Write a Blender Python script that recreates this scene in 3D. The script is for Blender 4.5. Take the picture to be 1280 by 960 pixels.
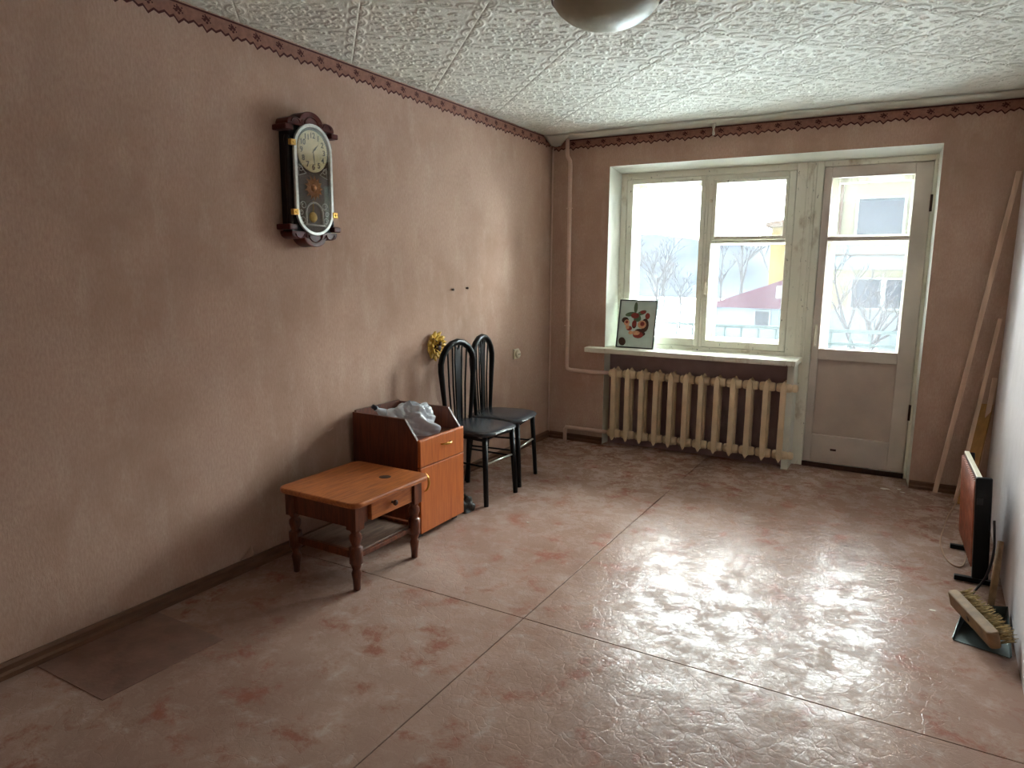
import bpy, bmesh, math, random
import numpy as np
from mathutils import Vector, Matrix
random.seed(7); rng = np.random.default_rng(7)
PI = math.pi
for o in list(bpy.data.objects): bpy.data.objects.remove(o)
SC = bpy.context.scene; COL = SC.collection

# ------------------------------------------------------------------ camera
F, YAW, PITCH, ROLL = 865.98, 0.5215, 0.1639, 0.0081
cd = bpy.data.cameras.new('camera'); cam = bpy.data.objects.new('camera', cd); COL.objects.link(cam)
fw = Vector((-math.sin(YAW)*math.cos(PITCH), math.cos(YAW)*math.cos(PITCH), -math.sin(PITCH)))
rt = Vector((math.cos(YAW), math.sin(YAW), 0)); up = rt.cross(fw)
r2 = rt*math.cos(ROLL) + up*math.sin(ROLL); u2 = -rt*math.sin(ROLL) + up*math.cos(ROLL)
M4 = Matrix((r2, u2, -fw)).transposed().to_4x4(); M4.translation = Vector((2.6723, -5.2808, 1.4379))
cam.matrix_world = M4; cd.sensor_width = 36; cd.lens = F/1280*36; cd.clip_start = 0.02; cd.clip_end = 900
SC.camera = cam
# ------------------------------------------------------------------ world: bright overcast winter sky
w = bpy.data.worlds.new('overcast_sky'); SC.world = w; w.use_nodes = True
bg = w.node_tree.nodes['Background']; bg.inputs[0].default_value = (0.93, 0.97, 1.0, 1); bg.inputs[1].default_value = 1.0
# sampling portal in the window opening (gives off no light of its own)
pl = bpy.data.lights.new('window_portal', 'AREA'); pl.shape = 'RECTANGLE'; pl.size = 2.3; pl.size_y = 2.3
pl.cycles.is_portal = True
po = bpy.data.objects.new('window_portal', pl); COL.objects.link(po)
po.location = (1.62, 0.40, 1.12); po.rotation_euler = (-PI/2, 0, 0)
vs = SC.view_settings
vs.view_transform = 'Standard'; vs.look = 'None'; vs.gamma = 1; vs.use_curve_mapping = False
vs.exposure = 5.8
SC.cycles.use_denoising = True
SC.cycles.max_bounces = 10; SC.cycles.diffuse_bounces = 6; SC.cycles.transparent_max_bounces = 16

# ------------------------------------------------------------------ materials
MATS = {}
def S(r, g, b):
    f = lambda c: ((c/255+0.055)/1.055)**2.4 if c/255 > 0.04045 else c/255/12.92
    return (f(r), f(g), f(b), 1)
def mat(name, col, rough=0.6, metal=0.0, spec=0.5, var=0.0, scale=8.0, bump=0.0, bscale=60.0, stretch=(1,1,1), col2=None, coord='Object', coat=0.0):
    """Principled material with procedural noise variation (colour) and fine relief (bump)."""
    m = bpy.data.materials.new(name); m.use_nodes = True; nt = m.node_tree; n = nt.nodes; l = nt.links
    b = n['Principled BSDF']; b.inputs['Base Color'].default_value = col; b.inputs['Roughness'].default_value = rough
    b.inputs['Metallic'].default_value = metal; b.inputs['Specular IOR Level'].default_value = spec
    b.inputs['Coat Weight'].default_value = coat
    tc = n.new('ShaderNodeTexCoord'); mp = n.new('ShaderNodeMapping'); mp.inputs['Scale'].default_value = stretch
    l.new(tc.outputs[coord], mp.inputs['Vector'])
    if var or col2:
        no = n.new('ShaderNodeTexNoise'); no.inputs['Scale'].default_value = scale; no.inputs['Detail'].default_value = 6
        l.new(mp.outputs[0], no.inputs['Vector'])
        rp = n.new('ShaderNodeValToRGB'); rp.color_ramp.elements[0].position = 0.32; rp.color_ramp.elements[1].position = 0.68
        c2 = col2 or tuple(min(1, c*(1-var)) for c in col[:3])+(1,)
        rp.color_ramp.elements[0].color = c2; rp.color_ramp.elements[1].color = col
        l.new(no.outputs['Fac'], rp.inputs['Fac']); l.new(rp.outputs[0], b.inputs['Base Color'])
    if bump:
        n2 = n.new('ShaderNodeTexNoise'); n2.inputs['Scale'].default_value = bscale; n2.inputs['Detail'].default_value = 5
        l.new(mp.outputs[0], n2.inputs['Vector'])
        bp = n.new('ShaderNodeBump'); bp.inputs['Strength'].default_value = bump; bp.inputs['Distance'].default_value = 0.01
        l.new(n2.outputs['Fac'], bp.inputs['Height']); l.new(bp.outputs[0], b.inputs['Normal'])
    MATS[name] = m; return m
def nodes(m): return m.node_tree.nodes, m.node_tree.links, m.node_tree.nodes['Principled BSDF']
def mixc(n, l, fac, a, b):
    x = n.new('ShaderNodeMix'); x.data_type = 'RGBA'
    if hasattr(fac, 'name') or not isinstance(fac, float): l.new(fac, x.inputs[0])
    else: x.inputs[0].default_value = fac
    for s, v in ((x.inputs[6], a), (x.inputs[7], b)):
        if isinstance(v, tuple): s.default_value = v
        else: l.new(v, s)
    return x.outputs[2]
def noise(n, l, vec, scale, detail=5, rough=0.5, dist=0.0):
    x = n.new('ShaderNodeTexNoise'); x.inputs['Scale'].default_value = scale; x.inputs['Detail'].default_value = detail
    x.inputs['Roughness'].default_value = rough; x.inputs['Distortion'].default_value = dist
    l.new(vec, x.inputs['Vector']); return x.outputs['Fac']
def ramp(n, l, v, p0, p1, a=0.0, b=1.0):
    x = n.new('ShaderNodeMapRange'); x.inputs[1].default_value = p0; x.inputs[2].default_value = p1
    x.inputs[3].default_value = a; x.inputs[4].default_value = b; l.new(v, x.inputs[0]); return x.outputs[0]
def mapping(n, l, scale, coord='Object'):
    tc = n.new('ShaderNodeTexCoord'); mp = n.new('ShaderNodeMapping'); mp.inputs['Scale'].default_value = scale
    l.new(tc.outputs[coord], mp.inputs['Vector']); return mp.outputs[0]
def math_(n, l, op, a, b=None):
    x = n.new('ShaderNodeMath'); x.operation = op
    for i, v in enumerate((a, b)):
        if v is None: continue
        if isinstance(v, (int, float)): x.inputs[i].default_value = v
        else: l.new(v, x.inputs[i])
    return x.outputs[0]
def set_bump(n, l, b, h, strength, dist=0.01):
    bp = n.new('ShaderNodeBump'); bp.inputs['Strength'].default_value = strength; bp.inputs['Distance'].default_value = dist
    l.new(h, bp.inputs['Height']); l.new(bp.outputs[0], b.inputs['Normal'])

def wallpaper(name, base, dirt, pale):
    m = mat(name, base, 0.85, spec=0.2); n, l, b = nodes(m)
    v = mapping(n, l, (1, 1, 1)); vf = mapping(n, l, (1, 1, .35))
    c = mixc(n, l, ramp(n, l, noise(n, l, v, 1.3, 6, .6), .42, .72), base, dirt)
    c = mixc(n, l, ramp(n, l, noise(n, l, vf, 9, 6, .6), .5, .9), c, pale)
    fib = noise(n, l, vf, 120, 5, .7)
    c = mixc(n, l, ramp(n, l, fib, .38, .66, 0.0, .55), c, dirt)
    l.new(c, b.inputs['Base Color'])
    h = math_(n, l, 'ADD', math_(n, l, 'MULTIPLY', fib, .5), math_(n, l, 'MULTIPLY', noise(n, l, v, 3, 4), 2.0))
    set_bump(n, l, b, h, .45, .006); return m
wallpaper('wallpaper_pink', S(200,169,152), S(170,138,119), S(210,184,169))
wallpaper('wallpaper_pale', S(216,208,209), S(198,188,188), S(228,220,222))
mat('plaster_white', S(226,226,214), .75, var=.12, scale=5, bump=.2, bscale=40)
mat('niche_paint', S(166,140,140), .8, var=.25, scale=6, bump=.2)
m = mat('old_white_paint', S(230,226,210), .45); n, l, b = nodes(m)
v = mapping(n, l, (1,1,.5)); c = mixc(n, l, ramp(n, l, noise(n, l, v, 7, 8, .65), .56, .74), S(230,226,210), S(172,152,124))
c = mixc(n, l, ramp(n, l, noise(n, l, v, 40, 5, .6), .64, .72), c, S(78,62,46)); l.new(c, b.inputs['Base Color'])
set_bump(n, l, b, noise(n, l, v, 60, 4), .25, .004)
mat('door_paint', S(216,202,190), .5, var=.2, scale=4, bump=.2, bscale=50)
mat('door_panel', S(204,184,170), .5, var=.2, scale=4, bump=.2, bscale=50)
mat('radiator_cream', S(234,210,174), .5, var=.14, scale=10, bump=.25, bscale=90)
mat('pipe_paint', S(222,192,176), .5, var=.12, scale=14)
mat('ceiling_foam', S(232,232,222), .8, var=.10, scale=2.2, bump=.25, bscale=150)
mat('ceiling_paper', S(214,212,200), .85, var=.18, scale=6, bump=.3, bscale=30)
mat('border_pink', S(166,116,100), .85, var=.3, scale=40)
mat('border_maroon', S(86,40,34), .85, var=.3, scale=60)
mat('baseboard_wood', S(118,80,54), .55, var=.45, scale=5, stretch=(1,1,8), bump=.2, bscale=30)
mat('black_metal', S(10,10,11), .36, spec=.22, var=.2, scale=20)
mat('chrome_worn', S(190,190,186), .3, metal=.9)
mat('black_vinyl', S(52,54,59), .26, var=.25, scale=12, bump=.1, bscale=120)
mat('brass', S(206,160,84), .28, metal=1.0)
mat('gold_plastic', S(250,208,96), .4, var=.4, scale=50)
mat('dark_brown', S(70,38,20), .5, var=.4, scale=40)
mat('cream_plastic', S(224,214,190), .45, var=.1)
mat('dark_plastic', S(30,28,30), .45)
mat('raw_wood', S(226,192,168), .7, var=.25, scale=6, stretch=(6,6,.6))
mat('ochre_board', S(176,126,64), .7, var=.35, scale=5, stretch=(5,5,.5))
mat('mahogany', S(96,26,19), .34, var=.5, scale=6, stretch=(4,4,.7), spec=.4)
mat('mahogany_dark', S(28,12,11), .3, var=.4, scale=6)
mat('clock_silver', S(222,222,216), .3, metal=.3, var=.25, scale=60)
mat('clock_back', S(34,36,32), .5, var=.3, scale=25)
mat('dial_cream', S(240,222,166), .5, var=.18, scale=16)
mat('ink_black', S(24,20,16), .6)
mat('tarnished_gold', S(206,142,78), .35, metal=.2, var=.4, scale=70)
mat('steel_grey', S(96,108,106), .42, metal=.5, var=.35, scale=18)
mat('broom_wood', S(150,118,82), .75, var=.4, scale=8, stretch=(3,3,3))
mat('bristle_straw', S(196,172,120), .85, var=.5, scale=60, stretch=(1,1,1))
mat('copper_heater', S(186,112,84), .4, var=.4, scale=18, metal=.15)
mat('copper_dark', S(96,50,36), .5, var=.3, scale=18)
mat('cable_tan', S(176,138,110), .6)
mat('frame_black', S(34,36,38), .4)
mat('picture_sage', S(196,210,202), .5, var=.15, scale=9)
mat('leaf_green', S(92,110,80), .6, var=.3, scale=40)
mat('berry_red', S(150,52,44), .5, var=.4, scale=60)
mat('peach', S(222,158,120), .5, var=.3, scale=50)
mat('sack_dark', S(52,50,46), .5, var=.6, scale=25, bump=.6, bscale=30)
mat('lamp_rim', S(84,78,66), .4, metal=.6)
mat('flake_white', S(224,218,206), .8)
mat('bottle_blue', S(110,150,190), .15, var=.2)
mat('cap_dark', S(40,44,60), .5)
def wood(name, base, dark, rough, stretch, sc=5.0, dist=1.5):
    m = mat(name, base, rough); n, l, b = nodes(m)
    v = mapping(n, l, stretch)
    g = noise(n, l, v, sc, 8, .6, dist); g2 = noise(n, l, v, sc*5, 6, .6, .5)
    c = mixc(n, l, ramp(n, l, g, .38, .66), base, dark); c = mixc(n, l, ramp(n, l, g2, .5, .8, 0, .55), c, dark)
    l.new(c, b.inputs['Base Color']); set_bump(n, l, b, g2, .12, .003); return m
wood('table_wood', S(192,114,58), S(146,76,36), .38, (6,.8,6))
wood('table_leg_wood', S(122,64,38), S(76,38,24), .32, (5,5,1))
wood('cabinet_front', S(196,108,48), S(172,86,36), .42, (9,9,.6))
wood('cabinet_side', S(112,56,32), S(78,36,22), .45, (9,9,.6))
wood('shelf_grey', S(140,116,100), S(100,78,66), .5, (6,.8,6))
# worn painted hardboard
m = mat('floor_paint', S(140,112,102), .3); n, l, b = nodes(m)
tc = n.new('ShaderNodeTexCoord'); v = tc.outputs['Object']
big = noise(n, l, v, 1.1, 5, .55, .4); mid = noise(n, l, v, 5.5, 9, .68, .3); fine = noise(n, l, v, 42, 6, .65, .3); mid2 = noise(n, l, v, 9, 9, .70, .4)
base = mixc(n, l, ramp(n, l, big, .38, .62), S(174,146,132), S(150,120,106))
base = mixc(n, l, ramp(n, l, mid, .53, .64, 0, .8), base, S(142,88,70))
base = mixc(n, l, ramp(n, l, mid2, .56, .72, 0, .6), base, S(196,184,172))
base = mixc(n, l, ramp(n, l, fine, .66, .74, 0, .8), base, S(104,80,68))
l.new(base, b.inputs['Base Color'])
rg = math_(n, l, 'ADD', ramp(n, l, mid2, .40, .66, .10, .40), ramp(n, l, fine, .4, .7, 0, .14)); l.new(rg, b.inputs['Roughness'])
vo = n.new('ShaderNodeTexVoronoi'); vo.feature = 'DISTANCE_TO_EDGE'; vo.inputs['Scale'].default_value = 17; 
wv = n.new('ShaderNodeMix'); wv.data_type = 'VECTOR'; wv.inputs[0].default_value = .12
nz = n.new('ShaderNodeTexNoise'); nz.inputs['Scale'].default_value = 9; l.new(v, nz.inputs['Vector'])
l.new(v, wv.inputs[4]); l.new(nz.outputs['Color'], wv.inputs[5]); l.new(wv.outputs[1], vo.inputs['Vector'])
h = math_(n, l, 'ADD', math_(n, l, 'MULTIPLY', mid2, .45), math_(n, l, 'MULTIPLY', fine, .45))
h = math_(n, l, 'ADD', h, ramp(n, l, vo.outputs['Distance'], 0, .05, -.12, 0))
set_bump(n, l, b, h, .30, .010)
l.new(math_(n, l, 'MULTIPLY', ramp(n, l, math_(n, l, 'ADD', math_(n, l, 'MULTIPLY', mid2, .6), math_(n, l, 'MULTIPLY', fine, .4)), .43, .57, .22, .03), ramp(n, l, big, .3, .7, 1.0, .55)), b.inputs['Specular IOR Level'])
mat('floor_patch', S(138,104,90), .5, var=.3, scale=12, bump=.15)
mat('floor_gap', S(60,44,38), .9)
# window glass, its milky veil stands in for outdoor haze and glare; plain glass for the clock; plastic film; lamp bowl
def glass(name, tint, veil, gloss, rough=.03, veilcol=(1,1,1,1)):
    m = bpy.data.materials.new(name); m.use_nodes = True; n = m.node_tree.nodes; l = m.node_tree.links; n.clear()
    out = n.new('ShaderNodeOutputMaterial'); tr = n.new('ShaderNodeBsdfTransparent'); tr.inputs[0].default_value = tint
    tl = n.new('ShaderNodeBsdfTranslucent'); tl.inputs[0].default_value = veilcol
    gl = n.new('ShaderNodeBsdfGlossy'); gl.inputs['Roughness'].default_value = rough
    tc = n.new('ShaderNodeTexCoord'); ns = n.new('ShaderNodeTexNoise'); ns.inputs['Scale'].default_value = 4; ns.inputs['Detail'].default_value = 6
    l.new(tc.outputs['Object'], ns.inputs['Vector'])
    mr = n.new('ShaderNodeMapRange'); mr.inputs[1].default_value = .3; mr.inputs[2].default_value = .7; mr.inputs[3].default_value = veil*.7; mr.inputs[4].default_value = veil*1.3
    l.new(ns.outputs['Fac'], mr.inputs[0])
    a = n.new('ShaderNodeMixShader'); l.new(mr.outputs[0], a.inputs[0]); l.new(tr.outputs[0], a.inputs[1]); l.new(tl.outputs[0], a.inputs[2])
    fr = n.new('ShaderNodeFresnel'); fr.inputs[0].default_value = 1.45
    mu = n.new('ShaderNodeMath'); mu.operation = 'MULTIPLY'; mu.inputs[1].default_value = gloss; l.new(fr.outputs[0], mu.inputs[0])
    bb = n.new('ShaderNodeMixShader'); l.new(mu.outputs[0], bb.inputs[0]); l.new(a.outputs[0], bb.inputs[1]); l.new(gl.outputs[0], bb.inputs[2])
    l.new(bb.outputs[0], out.inputs[0]); MATS[name] = m; return m
glass('window_glass', (.97,.99,.98,1), .0072, .8)
glass('clock_glass', (.99,.99,.99,1), .004, .4)
glass('plastic_film', (.86,.92,.97,1), .45, 2.6, .12, (.86,.92,.98,1))
m = mat('lamp_glass', S(176,170,146), .42, var=.2, scale=9); nodes(m)[2].inputs['Transmission Weight'].default_value = .25
# outdoors
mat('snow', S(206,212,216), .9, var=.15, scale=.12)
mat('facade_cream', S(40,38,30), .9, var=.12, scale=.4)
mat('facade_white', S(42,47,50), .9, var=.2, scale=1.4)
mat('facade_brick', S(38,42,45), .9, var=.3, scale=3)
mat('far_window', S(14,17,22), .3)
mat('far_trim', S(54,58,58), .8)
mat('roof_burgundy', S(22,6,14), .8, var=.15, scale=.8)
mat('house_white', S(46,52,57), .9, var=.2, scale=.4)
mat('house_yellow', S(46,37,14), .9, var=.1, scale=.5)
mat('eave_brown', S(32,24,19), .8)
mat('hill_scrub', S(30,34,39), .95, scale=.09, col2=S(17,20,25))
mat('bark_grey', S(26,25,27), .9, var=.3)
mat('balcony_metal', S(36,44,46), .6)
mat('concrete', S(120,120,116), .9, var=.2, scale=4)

for nm_ in ('snow', 'facade_cream', 'facade_white', 'facade_brick', 'far_window', 'far_trim', 'roof_burgundy', 'house_white', 'house_yellow', 'eave_brown', 'hill_scrub', 'bark_grey', 'balcony_metal', 'concrete'):
    MATS[nm_].node_tree.nodes['Principled BSDF'].inputs['Specular IOR Level'].default_value = 0.0
m = mat('clear_film', S(236,241,248), .14, var=.2, scale=10, bump=.3, bscale=12); nodes(m)[2].inputs['Alpha'].default_value = .6

# ------------------------------------------------------------------ mesh helpers
class MB:
    """collects shapes; build() links them as one mesh object"""
    def __init__(s): s.bm = bmesh.new()
    def _add(s, vs, fs, mi=0, smooth=False):
        bv = [s.bm.verts.new(v) for v in vs]
        for f in fs:
            try: q = s.bm.faces.new([bv[i] for i in f]); q.material_index = mi; q.smooth = smooth
            except ValueError: pass
        return bv
    def box(s, x0, x1, y0, y1, z0, z1, mi=0, bevel=0.0, mtx=None):
        vs = [(x, y, z) for x in (x0, x1) for y in (y0, y1) for z in (z0, z1)]
        fs = [(0,1,3,2),(4,6,7,5),(0,4,5,1),(2,3,7,6),(0,2,6,4),(1,5,7,3)]
        bv = s._add(vs, fs, mi)
        if bevel:
            es = list({e for v in bv for e in v.link_edges})
            r = bmesh.ops.bevel(s.bm, geom=es, offset=bevel, segments=2, affect='EDGES', profile=.6)
            bv = list({v for f in r['faces'] for v in f.verts} | {v for v in bv if v.is_valid})
            for f in r['faces']: f.material_index = mi
        if mtx is not None: bmesh.ops.transform(s.bm, matrix=mtx, verts=[v for v in bv if v.is_valid])
        return s
    def prism(s, poly, axis, a, b, mi=0, smooth=False):
        """poly: 2-D outline in the plane across axis (x: (y,z)  y: (x,z)  z: (x,y)), extruded from a to b"""
        P = {'x': lambda p, t: (t, p[0], p[1]), 'y': lambda p, t: (p[0], t, p[1]), 'z': lambda p, t: (p[0], p[1], t)}[axis]
        k = len(poly); vs = [P(p, a) for p in poly]+[P(p, b) for p in poly]
        fs = [tuple(range(k)), tuple(range(2*k-1, k-1, -1))]+[(i, k+i, k+(i+1) % k, (i+1) % k) for i in range(k)]
        s._add(vs, fs, mi, smooth); return s
    def tube(s, pts, r, seg=8, mi=0, cap=True, flat=1.0, closed=False):
        pts = [Vector(p) for p in pts]; n = len(pts); rad = r if hasattr(r, '__len__') else [r]*n
        vs = []; prev = None
        for i, p in enumerate(pts):
            a, b = (pts[(i-1) % n], pts[(i+1) % n]) if closed else (pts[max(i-1, 0)], pts[min(i+1, n-1)])
            t = (b-a).normalized()
            if prev is None:
                ref = Vector((0,0,1)) if abs(t.z) < .9 else Vector((1,0,0)); x = t.cross(ref).normalized()
            else: x = (prev-t*prev.dot(t)).normalized()
            prev = x; y = t.cross(x)
            for k in range(seg):
                an = 2*PI*k/seg; vs.append(p+x*(math.cos(an)*rad[i])+y*(math.sin(an)*rad[i]*flat))
        fs = []; m = n if closed else n-1
        for i in range(m):
            j = (i+1) % n
            for k in range(seg): fs.append((i*seg+k, i*seg+(k+1) % seg, j*seg+(k+1) % seg, j*seg+k))
        if cap and not closed: fs += [tuple(range(seg-1, -1, -1)), tuple(range((n-1)*seg, n*seg))]
        s._add(vs, fs, mi, True); return s
    def lathe(s, prof, c=(0,0,0), seg=24, mi=0, axis='z', smooth=True):
        """prof: (radius, height) pairs"""
        vs = []
        for r, h in prof:
            for k in range(seg):
                a = 2*PI*k/seg; u, v_ = r*math.cos(a), r*math.sin(a)
                p = {'z': (u, v_, h), 'x': (h, u, v_), 'y': (u, h, v_)}[axis]
                vs.append((p[0]+c[0], p[1]+c[1], p[2]+c[2]))
        fs = []
        for i in range(len(prof)-1):
            for k in range(seg): fs.append((i*seg+k, i*seg+(k+1) % seg, (i+1)*seg+(k+1) % seg, (i+1)*seg+k))
        fs += [tuple(range(seg-1, -1, -1)), tuple(range((len(prof)-1)*seg, len(prof)*seg))]
        s._add(vs, fs, mi, smooth); return s
    def grid(s, fn, nu, nv, mi=0, smooth=True):
        vs = [fn(i/nu, j/nv) for i in range(nu+1) for j in range(nv+1)]
        fs = [(i*(nv+1)+j, (i+1)*(nv+1)+j, (i+1)*(nv+1)+j+1, i*(nv+1)+j+1) for i in range(nu) for j in range(nv)]
        s._add(vs, fs, mi, smooth); return s
    def build(s, name, mats, parent=None, bev=0.0, solid=0.0, subd=0):
        bmesh.ops.recalc_face_normals(s.bm, faces=s.bm.faces)
        me = bpy.data.meshes.new(name); s.bm.to_mesh(me); s.bm.free()
        for m_ in (mats if isinstance(mats, (list, tuple)) else [mats]): me.materials.append(MATS[m_])
        o = bpy.data.objects.new(name, me); COL.objects.link(o)
        if parent is not None: o.parent = parent
        if solid: md = o.modifiers.new('thickness', 'SOLIDIFY'); md.thickness = solid; md.offset = 0
        if subd: md = o.modifiers.new('smooth', 'SUBSURF'); md.levels = subd; md.render_levels = subd
        if bev: md = o.modifiers.new('edge', 'BEVEL'); md.width = bev; md.segments = 2; md.limit_method = 'ANGLE'
        return o
def tag(o, label=None, cat=None, group=None, kind=None):
    for k, v_ in (('label', label), ('category', cat), ('group', group), ('kind', kind)):
        if v_: o[k] = v_
    return o
def empty(name, loc=(0,0,0), rz=0.0, **kw):
    o = bpy.data.objects.new(name, None); COL.objects.link(o); o.location = loc; o.rotation_euler = (0,0,rz); o.empty_display_size = .1
    return tag(o, **kw)
def arc(cx, cy, r, a0, a1, n, ry=None):
    ry = r if ry is None else ry
    return [(cx+r*math.cos(a0+(a1-a0)*i/n), cy+ry*math.sin(a0+(a1-a0)*i/n)) for i in range(n+1)]
def dup(o, parent=None):
    c = o.copy(); COL.objects.link(c); c.parent = parent
    for ch in list(o.children): dup(ch, c)
    return c

# ------------------------------------------------------------------ room shell
H = 2.5; YB = -6.2
def xr(y): return 3.18+0.0225*y           # right wall runs slightly askew
MB().box(-.2, 0, YB, .36, -.05, 2.7).build('wall_left', 'wallpaper_pink')
tag(bpy.data.objects['wall_left'], 'pink beige wallpapered long wall with the hanging clock', kind='structure')
o = MB().prism([(xr(.36), .36), (3.45, .36), (3.45, YB), (xr(YB), YB)], 'z', -.05, 2.7).build('wall_right', 'wallpaper_pale')
tag(o, 'pale lilac papered wall beside the heater', kind='structure')
o = MB().box(-.2, 3.45, YB-.2, YB, -.05, 2.7).build('wall_rear', 'wallpaper_pink'); tag(o, 'pink wallpapered wall facing the window', kind='structure')
# window wall: pink face, white reveals, radiator niche under the sill
b_ = MB()
b_.prism([(-.2, 0), (.512, 0), (.535, .2), (.535, .36), (-.2, .36)], 'z', -.05, 2.7)
b_.prism([(2.752, 0), (xr(0)+.005, 0), (xr(.36)+.005, .36), (2.738, .36), (2.738, .2)], 'z', -.05, 2.7)
b_.prism([(0, 2.243), (0, 2.7), (.36, 2.7), (.36, 2.205), (.2, 2.208)], 'x', .512, 2.752)
b_.box(.512, 1.93, .10, .36, -.05, .775)
b_.box(1.93, 1.975, .0, .36, -.05, .775)
for f in b_.bm.faces:
    c = f.calc_center_median(); f.normal_update()
    onface = all(abs(v_.co.y) < 1e-4 for v_ in f.verts)
    f.material_index = 0 if onface and not (1.9 < c.x < 2.0 and c.z < .8) else 1
    if all(abs(v_.co.y-.10) < 1e-4 for v_ in f.verts): f.material_index = 2
o = b_.build('wall_back', ['wallpaper_pink', 'plaster_white', 'niche_paint']); tag(o, 'pink wallpapered window wall with white plaster reveals', kind='structure')
# ceiling slab and diagonal embossed foam tiles
ceil = MB().box(-.2, 3.45, YB-.2, .36, H+.004, 2.72).build('ceiling', 'ceiling_foam'); tag(ceil, 'ceiling lined with embossed white foam tiles', kind='structure')
T = .5; NG = 96
g = np.linspace(-T/2, T/2, NG+1); U, V = np.meshgrid(g, g, indexing='ij')
def ridge(d, wd): return np.exp(-(d/wd)**2)
hgt = np.zeros_like(U)
AU, AV = np.abs(U), np.abs(V)
for (A_, B_) in ((AU, V), (AV, U)):                       # chain of ovals along every edge
    e = T/2-A_
    ph = ((B_+T/2) % .125)-.0625
    rr = np.sqrt((e/.034)**2+(ph/.052)**2)
    hgt = np.maximum(hgt, ridge((rr-1)*.034, .0042)); hgt = np.maximum(hgt, .8*ridge((rr-.62)*.034, .0035))
    hgt = np.maximum(hgt, .5*ridge(e-.052, .003)*(np.abs(ph) > .035))
R_ = np.hypot(U, V); TH = np.arctan2(V, U)
inner = (np.maximum(AU, AV) < .19)
hgt = np.maximum(hgt, ridge(R_-.055-.012*np.cos(8*TH), .004)); hgt = np.maximum(hgt, ridge(R_-.028, .004)); hgt = np.maximum(hgt, .8*ridge(R_-.012, .006))
for k in range(4):                                        # four scrolls around the rosette and leafy hooks in the corners
    a = PI/4+k*PI/2
    for (rad, off, sz) in ((.125, 0, .045), (.115, .62, .026), (.115, -.62, .026), (.205, 0, .034), (.175, .42, .024), (.175, -.42, .024)):
        cx, cy = rad*math.cos(a+off), rad*math.sin(a+off)
        r_ = np.hypot(U-cx, V-cy); t_ = np.arctan2(V-cy, U-cx)-a
        sp = r_-sz*(.62+.38*np.cos(t_*.5))
        hgt = np.maximum(hgt, ridge(sp, .004)*(r_ < sz*1.25)); hgt = np.maximum(hgt, .7*ridge(r_-sz*.4, .0035))
    a2 = k*PI/2
    for rad in (.10, .135, .165):
        cx, cy = rad*math.cos(a2), rad*math.sin(a2)
        r_ = np.hypot((U-cx), (V-cy)); hgt = np.maximum(hgt, .9*ridge(r_-.018, .0036))
hgt = hgt+.22*(np.sin(U*310+3*np.sin(V*60))*np.sin(V*290+3*np.sin(U*70)))*inner
hgt = hgt*np.clip((T/2-np.maximum(AU, AV))/.003, 0, 1)    # joint sinks between tiles
hz = -.0050*hgt
hz[np.maximum(AU, AV) > T/2-.0027] = .001
co45 = math.cos(PI/4)
def tile_mesh(cx, cy, clip):
    X = cx+(U-V)*co45; Y = cy+(U+V)*co45; Z = hz.copy()
    if clip:
        out = (X < 0) | (X > 3.2) | (Y > -.012) | (Y < YB)
        X = np.clip(X, 0.0, 3.2); Y = np.clip(Y, YB, -.012)
    else: out = np.zeros_like(X, bool)
    idx = np.arange((NG+1)**2).reshape(NG+1, NG+1)
    q = np.stack([idx[:-1, :-1], idx[:-1, 1:], idx[1:, 1:], idx[1:, :-1]], -1).reshape(-1, 4)
    q = q[~out.ravel()[q].all(1)]
    if len(q) < 6: return None
    P = np.stack([X-cx, Y-cy, Z], -1).reshape(-1, 3)
    used = np.unique(q); mp = -np.ones(len(P), int); mp[used] = np.arange(len(used))
    me = bpy.data.meshes.new('ceiling_tile'); me.from_pydata(P[used].tolist(), [], mp[q].tolist()); me.materials.append(MATS['ceiling_foam'])
    me.polygons.foreach_set('use_smooth', [True]*len(me.polygons)); me.validate(); return me
shared = tile_mesh(1, -2, False)
# joints of one family pass through x+y = -2.35, -1.64 ...; pitch .707 along the wall
D = T*math.sqrt(2)
for i in range(-14, 12):
    for j in range(-12, 14):
        s_ = -2.35+D*(i+.5); d_ = .18+D*(j+.5)             # s_ = x+y, d_ = x-y
        cx, cy = (s_+d_)/2, (s_-d_)/2
        if cx < -D/2 or cx > 3.2+D/2 or cy > D/2 or cy < YB-D/2: continue
        ins = D/2 < cx < 3.2-D/2 and YB+D/2 < cy < -.012-D/2
        me = shared if ins else tile_mesh(cx, cy, True)
        if me is None: continue
        o = bpy.data.objects.new('ceiling_tile', me); COL.objects.link(o); o.parent = ceil; o.location = (cx, cy, H)
# sagging paper strip along the window wall
def sag(u, v):
    x = u*3.19; k = .004*math.sin(x*7)+.003*math.sin(x*17+1)
    return (x, -.15+.15*v+(.012*math.sin(x*5)+.008*math.sin(x*13))*(1-v), H-.006-.020*math.sin(v*PI/2)-k*v*(1-v)*4-.001)
o = MB().grid(sag, 90, 5).build('trim_1', 'ceiling_paper', solid=.002); tag(o, 'sagging whitish paper strip along ceiling edge above window', kind='structure')
# torn bits of paper
b_ = MB(); b_.grid(lambda u, v: (1.335+.022*(u-.5)*(1.2-.7*v+.3*math.sin(v*9)), -.10-.012*math.sin(v*3), 2.475-.085*v), 3, 6)
o = b_.build('torn_paper', 'ceiling_paper', solid=.0015); tag(o, 'small torn paper shred hanging from ceiling edge above the window', 'paper scrap')
b_ = MB(); b_.grid(lambda u, v: (.005+.20*u*(1-.75*v), -.16+.13*v+.05*u, 2.488-.055*v*(1-.3*u)-.03*u*v), 6, 6)
o = b_.build('peeled_paper', 'ceiling_paper', solid=.0015); tag(o, 'peeled flap of ceiling paper drooping in the corner beside heating pipe', 'paper scrap')

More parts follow.
